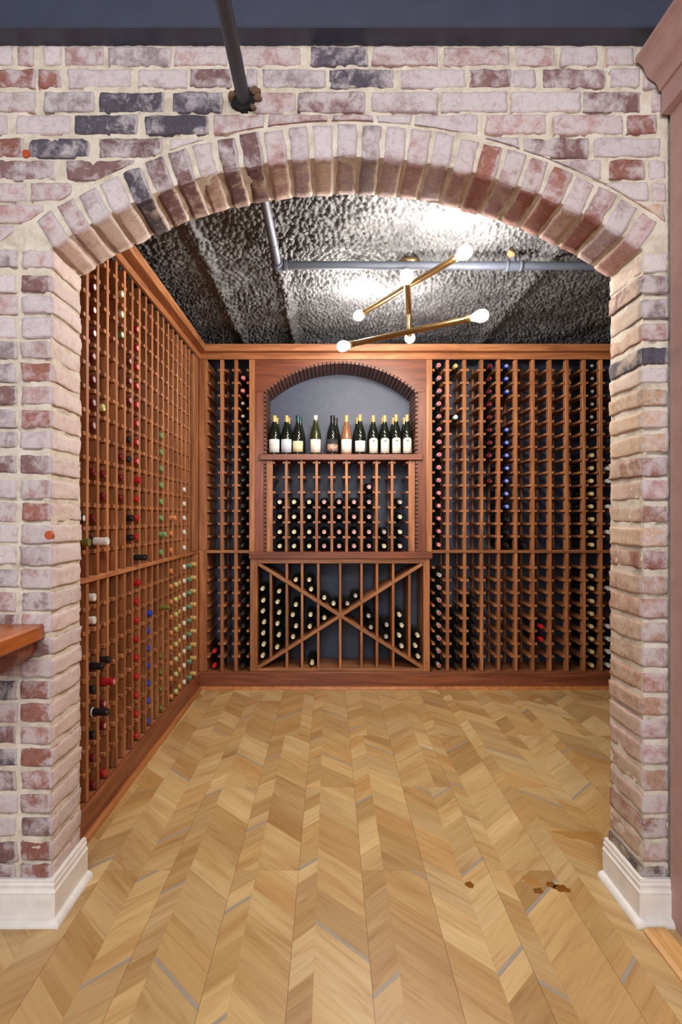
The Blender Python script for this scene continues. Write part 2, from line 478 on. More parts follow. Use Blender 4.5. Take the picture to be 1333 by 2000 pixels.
TONE = {'L': ((178, 162, 168), .34), 'P': ((174, 144, 142), .30), 'R': ((146, 103, 93), .12), 'D': ((88, 86, 98), .05), 'G': ((142, 134, 138), .22),
        'V': ((124, 98, 100), .12), 'W': ((206, 194, 196), .62), 'T': ((172, 144, 126), .2), 'B': ((164, 124, 108), .16), 'K': ((112, 104, 98), .0),
        'S': ((188, 162, 136), .20)}
bi = [0]; RECTS = []
def brick_mesh(sx, sy, sz, seed, push=None, nx=7, ny=5, nz=6, rough=.0046):
    """an uneven brick with worn edges; push(x, z) moves points in the wall plane"""
    bm = bmesh.new(); V = {}
    nx = max(4, min(12, int(sx / .015)))
    def vert(i, j, k):
        if (i, j, k) in V: return V[i, j, k]
        u, v, w = 2 * i / nx - 1, 2 * j / ny - 1, 2 * k / nz - 1
        f = lambda t: math.copysign(1 - (1 - abs(t)) ** 1.25, t)
        x, y, z = f(u) * sx / 2, f(v) * sy / 2, f(w) * sz / 2
        r = .0045
        q = [sx / 2 - r, sy / 2 - r, sz / 2 - r]; c = [max(-q[0], min(q[0], x)), max(-q[1], min(q[1], y)), max(-q[2], min(q[2], z))]
        d = Vector((x - c[0], y - c[1], z - c[2]))
        if d.length > r: d = d.normalized() * r
        p = Vector(c) + d
        s = 24
        p += Vector((n3(p.x * s + seed, p.y * s, p.z * s), .55 * n3(p.x * s, p.y * s + seed, p.z * s + 9), n3(p.x * s + 5, p.y * s, p.z * s + seed))) * rough
        s = 75
        p += Vector((n3(p.x * s + seed, p.y * s, p.z * s), .6 * n3(p.x * s, p.y * s + seed, p.z * s), n3(p.x * s, p.y * s + 4, p.z * s + seed))) * .0030
        if push: p.x, p.z = push(p.x, p.z)
        V[i, j, k] = bm.verts.new(p); return V[i, j, k]
    def grid(a, b, fn):
        for i in range(a):
            for j in range(b):
                bm.faces.new([fn(i, j), fn(i + 1, j), fn(i + 1, j + 1), fn(i, j + 1)])
    grid(nx, nz, lambda i, k: vert(i, 0, k)); grid(nx, nz, lambda i, k: vert(i, ny, k))
    grid(nx, ny, lambda i, j: vert(i, j, 0)); grid(nx, ny, lambda i, j: vert(i, j, nz))
    grid(ny, nz, lambda j, k: vert(0, j, k)); grid(ny, nz, lambda j, k: vert(nx, j, k))
    bmesh.ops.recalc_face_normals(bm, faces=bm.faces)
    for f in bm.faces: f.smooth = True
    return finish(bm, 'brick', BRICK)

def tone(code):
    c, a = TONE[code]; q = random.uniform(.92, 1.07)
    r = lin(c[0] * q, c[1] * q, c[2] * q); return (r[0], r[1], r[2], max(0, min(1, a + random.uniform(-.06, .06))))

def brick(x0, x1, z0, z1, code, depth=.10, y=None, arch=True):
    bi[0] += 1; sx, sz = x1 - x0, z1 - z0; cx, cz = (x0 + x1) / 2, (z0 + z1) / 2
    yf = (YF + random.uniform(-.003, .002)) if y is None else y
    RO = R2 + .014
    push = None; RECTS.append((x0, x1, z0, z1))
    if arch:
        ds = [math.hypot(x - AX, z - AZ) for x in (x0, x1) for z in (z0, z1)]
        if max(ds) < RO + .008: return
        if min(ds) < RO:
            def push(px, pz):
                d = math.hypot(px + cx - AX, pz + cz - AZ)
                if d < RO:
                    k = RO / d; return AX + (px + cx - AX) * k - cx, AZ + (pz + cz - AZ) * k - cz
                return px, pz
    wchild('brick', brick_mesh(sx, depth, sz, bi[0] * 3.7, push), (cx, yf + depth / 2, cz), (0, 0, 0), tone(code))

def course(y0, y1, items):
    Ys = YF
    for a, b, c in items:
        xa, za = at(a, y1, Ys); xb, zb = at(b, y0, Ys)
        brick(xa, xb, za, zb, c)
# courses above and beside the arch: pixel rows, then (left, right, tone)
course(91, 127, [(-110,25,'W'),(34,66,'P'),(84,120,'W'),(127,203,'P'),(211,336,'G'),(341,446,'P'),(470,588,'P'),(606,719,'D'),(727,855,'P'),(868,996,'P'),(1007,1084,'P'),(1096,1168,'L'),(1188,1240,'P')])
course(134, 170, [(-60,69,'R'),(73,118,'R'),(132,257,'L'),(269,366,'L'),(371,455,'V'),(481,503,'G'),(513,637,'G'),(643,770,'D'),(782,911,'L'),(918,1000,'V'),(1002,1047,'L'),(1062,1184,'V'),(1194,1251,'L'),(1258,1296,'L')])
course(179, 218, [(-60,69,'P'),(85,185,'G'),(193,321,'D'),(336,435,'D'),(495,578,'P'),(582,714,'V'),(726,856,'L'),(862,992,'L'),(999,1135,'W'),(1140,1251,'V'),(1274,1300,'P')])
course(224, 261, [(-110,15,'P'),(30,138,'L'),(145,269,'D'),(282,408,'D'),(417,516,'P'),(524,640,'P'),(650,730,'P'),(737,804,'L'),(810,934,'L'),(949,1068,'P'),(1083,1218,'P'),(1225,1283,'R')])
course(269, 306, [(-80,46,'R'),(55,174,'D'),(193,318,'V'),(333,400,'W'),(948,1013,'L'),(1023,1151,'V'),(1161,1291,'L')])
course(312, 350, [(-20,106,'V'),(129,262,'V'),(1055,1176,'L'),(1191,1261,'R'),(1271,1302,'L')])
course(356, 392, [(-70,51,'P'),(59,140,'P'),(1150,1268,'W'),(1276,1302,'P')])
course(398, 434, [(-30,84,'P'),(1225,1300,'S')])
course(440, 478, [(-60,29,'P'),(40,82,'P'),(1262,1302,'S')])
# left pier: return bricks at the corner run through the wall
LP = [(488,523,'P'),(537,569,'V'),(576,611,'L'),(619,659,'L'),(666,700,'P'),(709,744,'R'),(753,789,'P'),(800,836,'R'),(842,876,'L'),(889,926,'V'),(937,974,'P'),(982,1018,'R'),(1026,1061,'P'),(1066,1104,'L'),(1111,1149,'P'),(1157,1194,'V'),(1200,1237,'P'),(1246,1280,'V'),(1289,1323,'P'),(1330,1366,'R'),(1374,1410,'R'),(1419,1453,'R'),(1463,1497,'R'),(1507,1542,'R'),(1551,1588,'R'),(1598,1634,'V'),(1645,1683,'R'),(1689,1724,'R'),(1732,1768,'R')]
for i, (a, b, c) in enumerate(LP):
    x0, z0 = at(random.uniform(38, 43), b, YF); x1, z1 = at(103, a, YF)
    brick(x0, JL + random.uniform(-.003, .002), z0, z1, c, YB - YF + random.uniform(-.002, .004), arch=False)
    c2 = random.choice('LGPLWV' if a < 1250 else 'PVLRD')
    xa, _ = at(31 if i % 2 else 34, b, YF); brick(xa - .2, xa, z0 + random.uniform(-.004, .004), z1, c2, arch=False)
RP = [(494,530,'W'),(537,573,'V'),(585,621,'G'),(631,666,'R'),(679,712,'D'),(717,748,'W'),(759,792,'W'),(802,836,'W'),(847,884,'L'),(893,930,'R'),(938,975,'P'),(988,1021,'B'),(1031,1068,'W'),(1076,1112,'R'),(1125,1162,'V'),(1169,1207,'B'),(1216,1256,'T'),(1265,1303,'V'),(1315,1352,'B'),(1363,1398,'T'),(1406,1443,'P'),(1455,1494,'P'),(1505,1546,'V'),(1554,1589,'P'),(1599,1638,'R'),(1647,1683,'T'),(1693,1728,'K'),(1737,1772,'K')]
for a, b, c in RP:
    x0, z0 = at(1255, b, YF); x1, z1 = at(1307, a, YF)
    brick(JR + random.uniform(-.003, .003), x1, z0, z1, {'W': 'S', 'L': 'S', 'G': 'K', 'D': 'K', 'V': 'T'}.get(c, c) if a > 740 else c, YB - YF + random.uniform(-.002, .004), arch=False)
# voussoirs
NV = 27; hal = math.asin((JR - AX) / R1); har = math.asin((AX - JL) / R1)
vt = 'PPLWDVVPVVPLWLG' + 'LPLPRPRRPRLPP'
for i in range(NV):
    t = -har + (hal + har) * (i + .5) / NV
    w = (hal + har) / NV * (R1 + R2) / 2 - .0135 + random.uniform(-.003, .003); rm = (R1 + R2) / 2 + random.uniform(-.003, .003)
    bi[0] += 1
    k0 = (R1 * (hal + har) / NV) / ((R1 + R2) / 2 * (hal + har) / NV)
    me = brick_mesh(w, YB - YF + random.uniform(0, .006), R2 - R1, bi[0] * 3.7)
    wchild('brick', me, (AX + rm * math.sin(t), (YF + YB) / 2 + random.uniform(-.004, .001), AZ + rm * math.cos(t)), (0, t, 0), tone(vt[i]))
wchild('mortar', mortar_front())
# anchor plugs in the wall
for px, py, s in ((50, 299, .0125), (95, 1045, .0145)):
    x, z = at(px, py, YF - .003)
    me = lathe_mesh([(0, .001), (s * .35, .0006), (s * .4, -.0004), (s * .9, -.0008), (s, -.003), (s, -.010)], 16, RUST, 'plug')
    tag(link('wall_plug', me, None, (x, YF - .004, z), (PI / 2, 0, 0)),
        'small rust orange cap on the brick wall near upper left edge' if py < 500 else 'rust brown plug in the left brick pier above the wooden shelf', 'plug')

# cellar walls, front room shell
tag(box('wall_back', XW - .1, XR + .1, YW, YW + .1, 0, 2.75, NAVY, bevel=0), 'slate blue painted wall behind the racks', kind='structure')
tag(box('wall_left', XW - .1, XW, YB, YW, 0, 2.75, DARKW, bevel=0), 'dark wall behind the left rack', kind='structure')
tag(box('wall_right', XR, XR + .1, YB - .02, YW, 0, 2.75, DARKW, bevel=0), 'dark wall on the right of the cellar', kind='structure')
tag(box('wall_entry', 1.31, XR + .1, YB - .1, YB - .02, 0, 2.75, DARKW, bevel=0), 'dark wall beside the brick opening', kind='structure')
tag(box('ceiling_slab', XW - .1, XR + .1, YB - .005, YW + .1, 2.73, 2.83, DARKW, bevel=0), 'dark slab above the foam', kind='structure')
tag(box('beam', -2.6, 1.60, 1.658, 1.95, 2.715, 3.05, BEAM, bevel=.004), 'blue black painted steel beam above the brick wall', 'beam', kind='structure')

# foam ceiling
def foam(name, x0, x1, y0, y1, zb, h, ridges, seed=0.0):
    nx, ny = int((x1 - x0) / h), int((y1 - y0) / h); vs = []; fs = []
    vor = noise.voronoi
    for i in range(nx + 1):
        x = x0 + (x1 - x0) * i / nx
        for k in range(ny + 1):
            y = y0 + (y1 - y0) * k / ny
            wx = x + .018 * n3(x * 11, y * 11, 2 + seed); wy = y + .018 * n3(x * 11, y * 11, 7 + seed)
            s = 40 if n3(x * 1.3, y * 1.3, 5 + seed) > -.1 else 52
            d = vor(Vector((wx * s, wy * s * .85, .5 + seed)))[0]
            lump = math.sqrt(max(0.0, 1 - d[0] * d[0] * 2.4)) * .018 + min(.6, d[1] - d[0]) * .017
            amp = .95 + .75 * n3(x * 2.1, y * 2.1, 11 + seed)
            z = zb - lump * amp - .020 * n3(x * 3.2, y * 3.2, 3 + seed) - .010 * n3(x * 8, y * 8, 13 + seed)
            for rx, rw, rh, ya, yb in ridges:
                if ya <= y <= yb:
                    q = (x - rx - .012 * n3(y * 5, rx, 1)) / rw
                    z -= rh * math.exp(-q * q) * (1 + .35 * n3(x * 9, y * 9, 21)) * min(1, (y - ya) / .08, (yb - y) / .08 + .0001)
            vs.append((x, y, z))
    for i in range(nx):
        for k in range(ny):
            a = i * (ny + 1) + k; fs.append((a, a + 1, a + ny + 2, a + ny + 1))
    m = bpy.data.meshes.new(name); m.from_pydata(vs, [], fs); m.materials.append(FOAM)
    for p in m.polygons: p.use_smooth = True
    return link(name, m)
c1 = foam('ceiling', XW - .02, XR + .02, YB - .01, YW + .02, 2.640, .0062,
     [(-.655, .035, .032, 1.9, 4.5), (-.268, .03, .045, 2.87, 4.5), (1.15, .05, .030, 1.9, 4.5)])
tag(c1, 'lumpy dark grey sprayed foam ceiling of the cellar', kind='structure')
c2 = foam('ceiling_front', -2.6, 1.6, -1.5, 1.66, 2.98, .04, [], 4.0)
tag(c2, 'dark sprayed foam ceiling of the front room', kind='structure')

# pink wall with crown, right foreground
pw = tag(box('wall_right_front', 1.049, 1.3, -1.5, 1.712, 0, 2.9, PINK, bevel=0), 'dusty pink painted side wall', kind='structure')
prof = [(1241,114),(1242,120),(1249,124),(1256,130),(1260,139),(1265,150),(1270,155),(1277,159),(1282,163),(1286,169),(1287.5,178),(1293,179),(1293,223),(1305.5,224.5)]
pp = [at(a, b, 1.712) for a, b in prof]
cr = prism_y('trim_2', [(1.10, pp[0][1])] + pp + [(1.10, pp[-1][1])], -1.5, 1.712, PINK)
tag(cr, 'dusty pink stepped crown moulding on the side wall', kind='structure')

# white baseboards
BP = [(.017, 0), (.017, .092), (.0185, .095), (.0185, .098), (.014, .104), (.0135, .112), (.0155, .118), (.012, .124), (.0115, .127), (.0125, .131), (.011, .136), (0, .136)]
SP = [(.036, 0), (.036, .006), (.033, .013), (.028, .018), (.022, .0205), (.016, .021), (.016, 0)]
def sweep(name, prof, path, mat, parent=None):
    """path: [(x, y, nx, ny)] with mitre offsets"""
    bm = bmesh.new(); rings = []
    for x, y, ox, oy in path: rings.append([bm.verts.new((x + ox * d, y + oy * d, z)) for d, z in prof])
    for a, b in zip(rings, rings[1:]):
        for i in range(len(prof) - 1): bm.faces.new((a[i], a[i + 1], b[i + 1], b[i]))
    for r in (rings[0], rings[-1]): bm.faces.new(r)
    bmesh.ops.recalc_face_normals(bm, faces=bm.faces)
    return link(name, finish(bm, name, mat), parent)
pl = [(-2.6, YF, 0, -1), (JL, YF, 1, -1), (JL, YB + .012, 1, 0)]
b1 = tag(sweep('baseboard_left', BP, pl, WHITE), 'white moulded baseboard around the left brick pier', kind='structure'); sweep('shoe_moulding', SP, pl, WHITE, b1)
pr = [(JR, YB + .012, -1, 0), (JR, YF, -1, -1), (1.062, YF, 0, -1)]
b2 = tag(sweep('baseboard_right', BP, pr, WHITE), 'white moulded baseboard around the right brick pier', kind='structure'); sweep('shoe_moulding', SP, pr, WHITE, b2)

# ------------------------------------------------------------------ pipes
def cyl_prof(r, L, e=.002): return [(0, 0), (r - e, 0), (r, e), (r, L - e), (r - e, L), (0, L)]
PX, PZ, PYT = -.268, 2.545, 2.850
p = thing('sprinkler_pipe', 'dark grey pipe through the brick wall joined to a long cross pipe', 'pipe', (PX, YF, PZ))
def rel(o, a): return (a[0] - o.location.x, a[1] - o.location.y, a[2] - o.location.z)
tube_between('pipe', rel(p, (PX, .4, PZ)), rel(p, (PX, PYT, PZ)), cyl_prof(.0205, PYT - .4), 24, PIPE, p)
tube_between('cross_pipe', rel(p, (PX, PYT, PZ)), rel(p, (XR - .05, PYT, PZ - .006)), cyl_prof(.0205, XR - .05 - PX), 24, PIPE, p)
tube_between('coupling', rel(p, (PX, 2.62, PZ)), rel(p, (PX, 2.66, PZ)), cyl_prof(.0222, .04), 24, PIPE, p)
tube_between('tee', rel(p, (PX, PYT - .045, PZ)), rel(p, (PX, PYT + .03, PZ)), [(0, 0), (.026, 0), (.028, .004), (.028, .012), (.025, .016), (.025, .06), (.022, .075), (0, .075)], 24, PIPE, p)
tube_between('tee', rel(p, (PX - .005, PYT, PZ)), rel(p, (PX + .05, PYT, PZ)), [(0, 0), (.025, 0), (.025, .035), (.028, .038), (.028, .05), (.026, .055), (0, .055)], 24, PIPE, p)
TX = (1004 - VX) * PYT / F
tube_between('tee', rel(p, (TX - .042, PYT, PZ - .004)), rel(p, (TX + .042, PYT, PZ - .004)),
     [(0, 0), (.026, 0), (.028, .003), (.028, .010), (.0235, .014), (.0235, .07), (.028, .074), (.028, .081), (.026, .084), (0, .084)], 24, PIPE, p)
tube_between('outlet', rel(p, (TX, PYT, PZ)), rel(p, (TX - .005, PYT, PZ + .05)), cyl_prof(.016, .05), 16, PIPE, p)
bm = bmesh.new(); bmesh.ops.create_icosphere(bm, subdivisions=3, radius=.020)
for v in bm.verts: v.co *= 1 + .6 * n3(v.co.x * 60, v.co.y * 60, v.co.z * 60)
o = link('overspray', finish(bm, 'overspray', TANFOAM), p, rel(p, (TX - .012, PYT - .005, PZ + .058)))
# ragged hole where the pipe enters the bricks
def ragged(name, r0, r1, mat, loc, seed, thick=.02):
    bm = bmesh.new(); N = 28; rings = []
    for r, y in ((r0, .012), (r0, -.006), (r1, -.004), (r1, .014)):
        ring = []
        for i in range(N):
            a = 2 * PI * i / N; k = r * (1 + (.32 * n3(math.cos(a) * 3 + seed, math.sin(a) * 3, y * 40) if r == r1 else 0))
            ring.append(bm.verts.new((k * math.cos(a), y + .006 * n3(a * 3, r * 90, seed), k * math.sin(a))))
        rings.append(ring)
    for a, b in zip(rings, rings[1:] + rings[:1]):
        for i in range(N): bm.faces.new((a[i], a[(i + 1) % N], b[(i + 1) % N], b[i]))
    bmesh.ops.recalc_face_normals(bm, faces=bm.faces)
    return wchild(name, finish(bm, name, mat), loc)
ragged('pipe_hole', .021, .036, BLACK, (PX, YF - .001, PZ), 2.0)  # near-black ring set in the hole around the pipe
for dx, dz, r, s in ((.036, .022, .016, 1), (.044, .004, .012, 5), (-.036, .008, .012, 9), (.03, -.026, .010, 13)):
    bm = bmesh.new(); bmesh.ops.create_icosphere(bm, subdivisions=2, radius=r)
    for v in bm.verts: v.co *= 1 + .5 * n3(v.co.x * 80 + s, v.co.y * 80, v.co.z * 80)
    wchild('foam_scrap', finish(bm, 'foam_scrap', plain('scrap_brown', lin(110, 84, 64), .9) if s == 1 else bpy.data.materials['scrap_brown']), (PX + dx, YF - .004, PZ + dz))

# ------------------------------------------------------------------ wooden wall shelf, left foreground
x0 = -.885
sh = thing('wall_shelf', 'brown varnished wooden shelf with corbel on the left brick pier', 'shelf', (-1.2, YF, .92))
def rbox(name, par, x0, x1, y0, y1, z0, z1, mat, bevel=.002):
    l = par.location
    return box(name, x0 - l.x, x1 - l.x, y0 - l.y, y1 - l.y, z0 - l.z, z1 - l.z, mat, par, bevel)
rbox('shelf_top', sh, -2.2, x0, 1.32, YF + .001, .873, .921, wood('shelf_wood', 1, lin(120, 62, 28), lin(166, 92, 44), lin(190, 112, 58), .3), .006)
pts = [(-1.32, .873), (-.909, .873)] + [(-.909 - .145 * math.sin(t) if False else -1.06 + .151 * math.cos(t), .852 - .075 * math.sin(t)) for t in [i * PI / 2 / 14 for i in range(15)]] + [(-1.32, .777)]
co = prism_y('corbel', pts, YF - .105, YF, DX, sh); co.location = co.location - sh.location

# ------------------------------------------------------------------ racks
UPZ = [EYE + (VY - (722.4 + 25.05 * i)) / 266.3 for i in range(14)]
LOZ = [EYE + (VY - (1108.9 + 24.85 * i)) / 266.3 for i in range(8)]
PW, PD, CW, CH, CD = .024, .045, .062, .017, .265
def rack(name, label, axis, us, z0, z1, rows, first_cut=None, last_cut=None, cw=CW):
    """ladders: a front and a rear upright and cross rails; axis 'x' back wall, 'y' left wall"""
    org = (us[0], YR, z0) if axis == 'x' else (XL, us[0], z0)
    r = thing(name, label, 'wine rack', org, (0, 0, 0 if axis == 'x' else PI / 2))
    pm = box_mesh(PW, PD, z1 - z0, WZ); rm = box_mesh(.016, .03, z1 - z0, WZ); cm = box_mesh(cw, CD, CH, WY)
    hm = box_mesh(PW / 2 + .02, CD, CH, WY)
    for i, u in enumerate(us):
        du = u - us[0]
        link('upright', pm, r, (du, PD / 2, (z1 - z0) / 2)); link('rear_upright', rm, r, (du, .262, (z1 - z0) / 2))
        for z in rows: link('cross_rail', cm, r, (du, .003 + CD / 2, z - z0))
    return r
def half_rails(r, u0, us0, rows, z0, side):
    hm = box_mesh(.020, CD, CH, WY)
    for z in rows: link('cross_rail', hm, r, (u0 - us0 + side * .010, .003 + CD / 2, z - z0))

lus = [2.211 + .101 * k for k in range(-2, 17)]
# mid shelf boards separate upper and lower racks
lr_up = rack('wine_rack', 'upper half of the brown wooden lattice wine rack on the left wall', 'y', lus, RAIL + .008, TOP, UPZ)
lr_lo = rack('wine_rack', 'lower half of the brown wooden lattice wine rack on the left wall', 'y', lus, BASE, RAIL - .012, LOZ)
xs = [at(p_, 0, YR)[0] for p_ in (875, 908.3, 941.5, 975.0, 1008.4, 1042.0, 1075.3, 1108.6, 1142.0, 1175.0, 1208.2, 1241.5)]
rr_up = rack('wine_rack', 'upper half of the wide wooden wine rack right of the cabinet', 'x', xs, RAIL + .008, TOP, UPZ)
rr_lo = rack('wine_rack', 'lower half of the wide wooden wine rack right of the cabinet', 'x', xs, BASE, RAIL - .012, LOZ)
xc = [at(p_, 0, YR)[0] for p_ in (433.5, 461.0)]
br_up = rack('wine_rack', 'narrow upper wine rack in the corner left of the cabinet', 'x', xc, RAIL + .008, TOP, UPZ, cw=.058)
br_lo = rack('wine_rack', 'narrow lower wine rack in the corner left of the cabinet', 'x', xc, BASE, RAIL - .012, LOZ, cw=.058)
xA, xB = at(404.5, 0, YR)[0], at(487.0, 0, YR)[0]
for r, rows, z0 in ((br_up, UPZ, RAIL + .008), (br_lo, LOZ, BASE)):
    half_rails(r, xA, xc[0], rows, z0, 1); half_rails(r, xB, xc[0], rows, z0, -1)
xD = at(844.8, 0, YR)[0]
for r, rows, z0 in ((rr_up, UPZ, RAIL + .008), (rr_lo, LOZ, BASE)): half_rails(r, xD, xs[0], rows, z0, 1)
xE = xs[-1] + .012
# middle rails
def cbox(name, par, x0, x1, y0, y1, z0, z1, mat, bevel=.0015):
    """box in world coordinates parented to an unrotated or turned thing"""
    o = box(name, x0, x1, y0, y1, z0, z1, mat, None, bevel)
    M = Matrix.Translation(par.location) @ par.rotation_euler.to_matrix().to_4x4()
    o.parent = par; o.matrix_parent_inverse = M.inverted()
    return o
cbox('middle_rail', lr_lo, XL - .29, XL + .006, lus[0] - .012, YR - .005, RAIL - .012, RAIL + .008, WY)
cbox('middle_rail', rr_lo, xD, xE, YR - .006, YR + .29, RAIL - .012, RAIL + .008, WX)
cbox('middle_rail', br_lo, xA, xB, YR - .006, YR + .29, RAIL - .012, RAIL + .008, WX)
# corner stile
cs0, cs1 = XL + .004, xA
cbox('corner_stile', br_lo, cs0, cs1, YR - .004, YR + .03, BASE, RAIL + .0075, WZ, .002)
cbox('corner_stile', br_up, cs0, cs1, YR - .004, YR + .03, RAIL + .008, TOP, WZ, .002)
cbox('side_panel', br_lo, cs1 - .012, cs1, YR + .03, YR + .30, BASE, RAIL - .014, WZ)
cbox('side_panel', br_up, cs1 - .012, cs1, YR + .03, YR + .30, RAIL + .01, TOP, WZ)
cbox('corner_stile', lr_up, XL - .02, XL + .002, 3.925, YR - .006, RAIL + .01, TOP, WZ, .002)
cbox('corner_stile', lr_lo, XL - .02, XL + .002, 3.925, YR - .006, BASE, RAIL - .014, WZ, .002)

# crown and base of the racks
CP = [(0, TOP), (.016, TOP), (.016, TOP + .034), (.010, TOP + .040), (.010, TOP + .046), (.062, TOP + .046), (.066, TOP + .050), (.068, TOP + .092), (.064, TOP + .097), (0, TOP + .097)]
def crown(name, prof, path, mat, label): return tag(sweep(name, prof, path, mat), label, kind='structure')
crown('trim_3', CP, [(XL, YB + .03, 1, 0), (XL, YR, 1, -1)], WY, 'stepped wooden crown above the left wine rack')
crown('trim_4', CP, [(XL, YR, 1, -1), (XE2 if False else 2.5, YR, 0, -1)], WX, 'stepped wooden crown above the back wine racks')
QP = [(.018, 0), (.018, BASE - .006), (.012, BASE - .001), (0, BASE - .001)]
RP2 = [(.040, 0), (.039, .007), (.034, .015), (.026, .020), (.017, .021), (.017, 0)]
bl = crown('baseboard_cellar_left', QP, [(XL - .004, YB + .02, 1, 0), (XL - .004, YR, 1, -1)], DY, 'dark wooden plinth under the left wine rack'); sweep('quarter_round', RP2, [(XL - .004, YB + .02, 1, 0), (XL - .004, YR, 1, -1)], HONEY, bl)
bb = crown('baseboard_cellar_back', QP, [(XL - .004, YR, 1, -1), (2.5, YR, 0, -1)], DX, 'dark wooden plinth under the back wine racks'); sweep('quarter_round', RP2, [(XL - .004, YR, 1, -1), (2.5, YR, 0, -1)], HONEY, bb)
# floor of the racks
cbox('bottom_board', lr_lo, XW + .01, XL - .002, lus[0] - .012, YR, BASE - .022, BASE - .002, WY)
cbox('bottom_board', rr_lo, xD, xE, YR, YR + .30, BASE - .022, BASE - .002, WX)
cbox('bottom_board', br_lo, xA, xB, YR, YR + .30, BASE - .022, BASE - .002, WX)

# ------------------------------------------------------------------ display cabinet in the middle of the back wall
def z5(x, y): return at(370 + x / 2.777, 650 + y / 2.777, YR)
cab = thing('display_cabinet', 'wooden display cabinet with slatted arched niche and bottle rows below', 'cabinet', (.06, YR, 1.0))
def pb(name, x0, x1, y0, y1, z0, z1, mat, bevel=.0015, par=cab): return cbox(name, par, x0, x1, y0, y1, z0, z1, mat, bevel)
sx0, sx1 = z5(325, 0)[0], z5(355, 0)[0]; tx0, tx1 = z5(1286, 0)[0], z5(1318, 0)[0]
SILL0, SILL1 = z5(0, 1225)[1], z5(0, 1188)[1]
pb('stile', sx0, sx1, YR - .004, YR + .03, SILL1, TOP, WZ, .002); pb('stile', tx0, tx1, YR - .004, YR + .03, SILL1, TOP, WZ, .002)
ax0, ax1 = z5(404, 0)[0], z5(1240, 0)[0]; zs = z5(0, 320)[1]; za = z5(0, 155)[1]
pb('side_panel', sx1 + .001, ax0, YR, YR + .02, SILL1, zs - .0015, DZ, .001); pb('side_panel', ax1, tx0 - .001, YR, YR + .02, SILL1, zs - .0015, DZ, .001)
hw = (ax1 - ax0) / 2; rise = za - zs; RN = (hw * hw + rise * rise) / (2 * rise); nx_, nz_ = (ax0 + ax1) / 2, za - RN
ha = math.asin(hw / RN)
arc = [(nx_ + RN * math.sin(-ha + 2 * ha * i / 40), nz_ + RN * math.cos(-ha + 2 * ha * i / 40)) for i in range(41)]
def cprism(name, pts, y0, y1, mat, par=cab):
    o = prism_y(name, pts, y0, y1, mat); o.parent = par; o.matrix_parent_inverse = Matrix.Translation(par.location).inverted(); return o
cprism('header_panel', [(sx1 + .001, zs), (sx1 + .001, TOP)] + [(tx0 - .001, TOP), (tx0 - .001, zs)] + arc[::-1], YR, YR + .02, DX)
NS = 41; ST = .017
sm = box_mesh(RN * 2 * ha / NS - .0062, .318, ST, SLAT, .001)
for i in range(NS):
    t = -ha + 2 * ha * (i + .5) / NS; r = RN - ST / 2 - .0005
    o = link('slat', sm, None, (nx_ + r * math.sin(t), YR + .159 - .005, nz_ + r * math.cos(t)), (0, t, 0))
    o.parent = cab; o.matrix_parent_inverse = Matrix.Translation(cab.location).inverted()
sv = box_mesh(ST, .318, .0248, SLAT, .001)
SHT, SHB = z5(0, 659)[1], z5(0, 691)[1]
def side_slats(zlo, zhi, name='slat'):
    n = int((zhi - zlo) / .0305); st = (zhi - zlo) / n
    for k in range(n):
        for x in (ax0 + ST / 2 + .0005, ax1 - ST / 2 - .0005):
            o = link(name, sv, None, (x, YR + .154, zlo + st * (k + .5)))
            o.parent = cab; o.matrix_parent_inverse = Matrix.Translation(cab.location).inverted()
side_slats(SHT, zs - .012); side_slats(SILL1, SHB)
shelf = pb('shelf', z5(383, 0)[0], z5(1265, 0)[0], YR - .022, YR - .001, SHB, SHT, DX, .003)
pb('shelf_board', ax0 + ST + .001, ax1 - ST - .001, YR - .001, YW - .012, SHB + .004, SHT, DX, .001)
fx0, fx1, gx0, gx1 = z5(418, 0)[0], z5(452, 0)[0], z5(1190, 0)[0], z5(1225, 0)[0]
pb('rack_stile', fx0, fx1, YR + .004, YR + .03, SILL1, SHB, WZ); pb('rack_stile', gx0, gx1, YR + .004, YR + .03, SILL1, SHB, WZ)
CXS = [z5(v, 0)[0] for v in (526, 609, 691, 773, 854, 936, 1017, 1101)]
CZS = [z5(0, v)[1] for v in (703, 783, 865, 947, 1028, 1110)]
hh = SHB - SILL1; pm = box_mesh(.020, .04, hh, WZ); rm = box_mesh(.014, .025, hh, WZ); cm = box_mesh(.056, CD, .016, WY); hm = box_mesh(.018, CD, .016, WY)
def put(name, me, x, y, z, par=cab):
    o = link(name, me, None, (x, y, z)); o.parent = par; o.matrix_parent_inverse = Matrix.Translation(par.location).inverted(); return o
for x in CXS:
    put('upright', pm, x, YR + .024, SILL1 + hh / 2); put('rear_upright', rm, x, YR + .262, SILL1 + hh / 2)
    for z in CZS: put('cross_rail', cm, x, YR + .008 + CD / 2, z)
for z in CZS: put('cross_rail', hm, fx1 + .009, YR + .008 + CD / 2, z); put('cross_rail', hm, gx0 - .009, YR + .008 + CD / 2, z)
pb('sill_rail', sx0, tx1, YR - .020, YR + .30, SILL0, SILL1 - .0005, DX, .003)

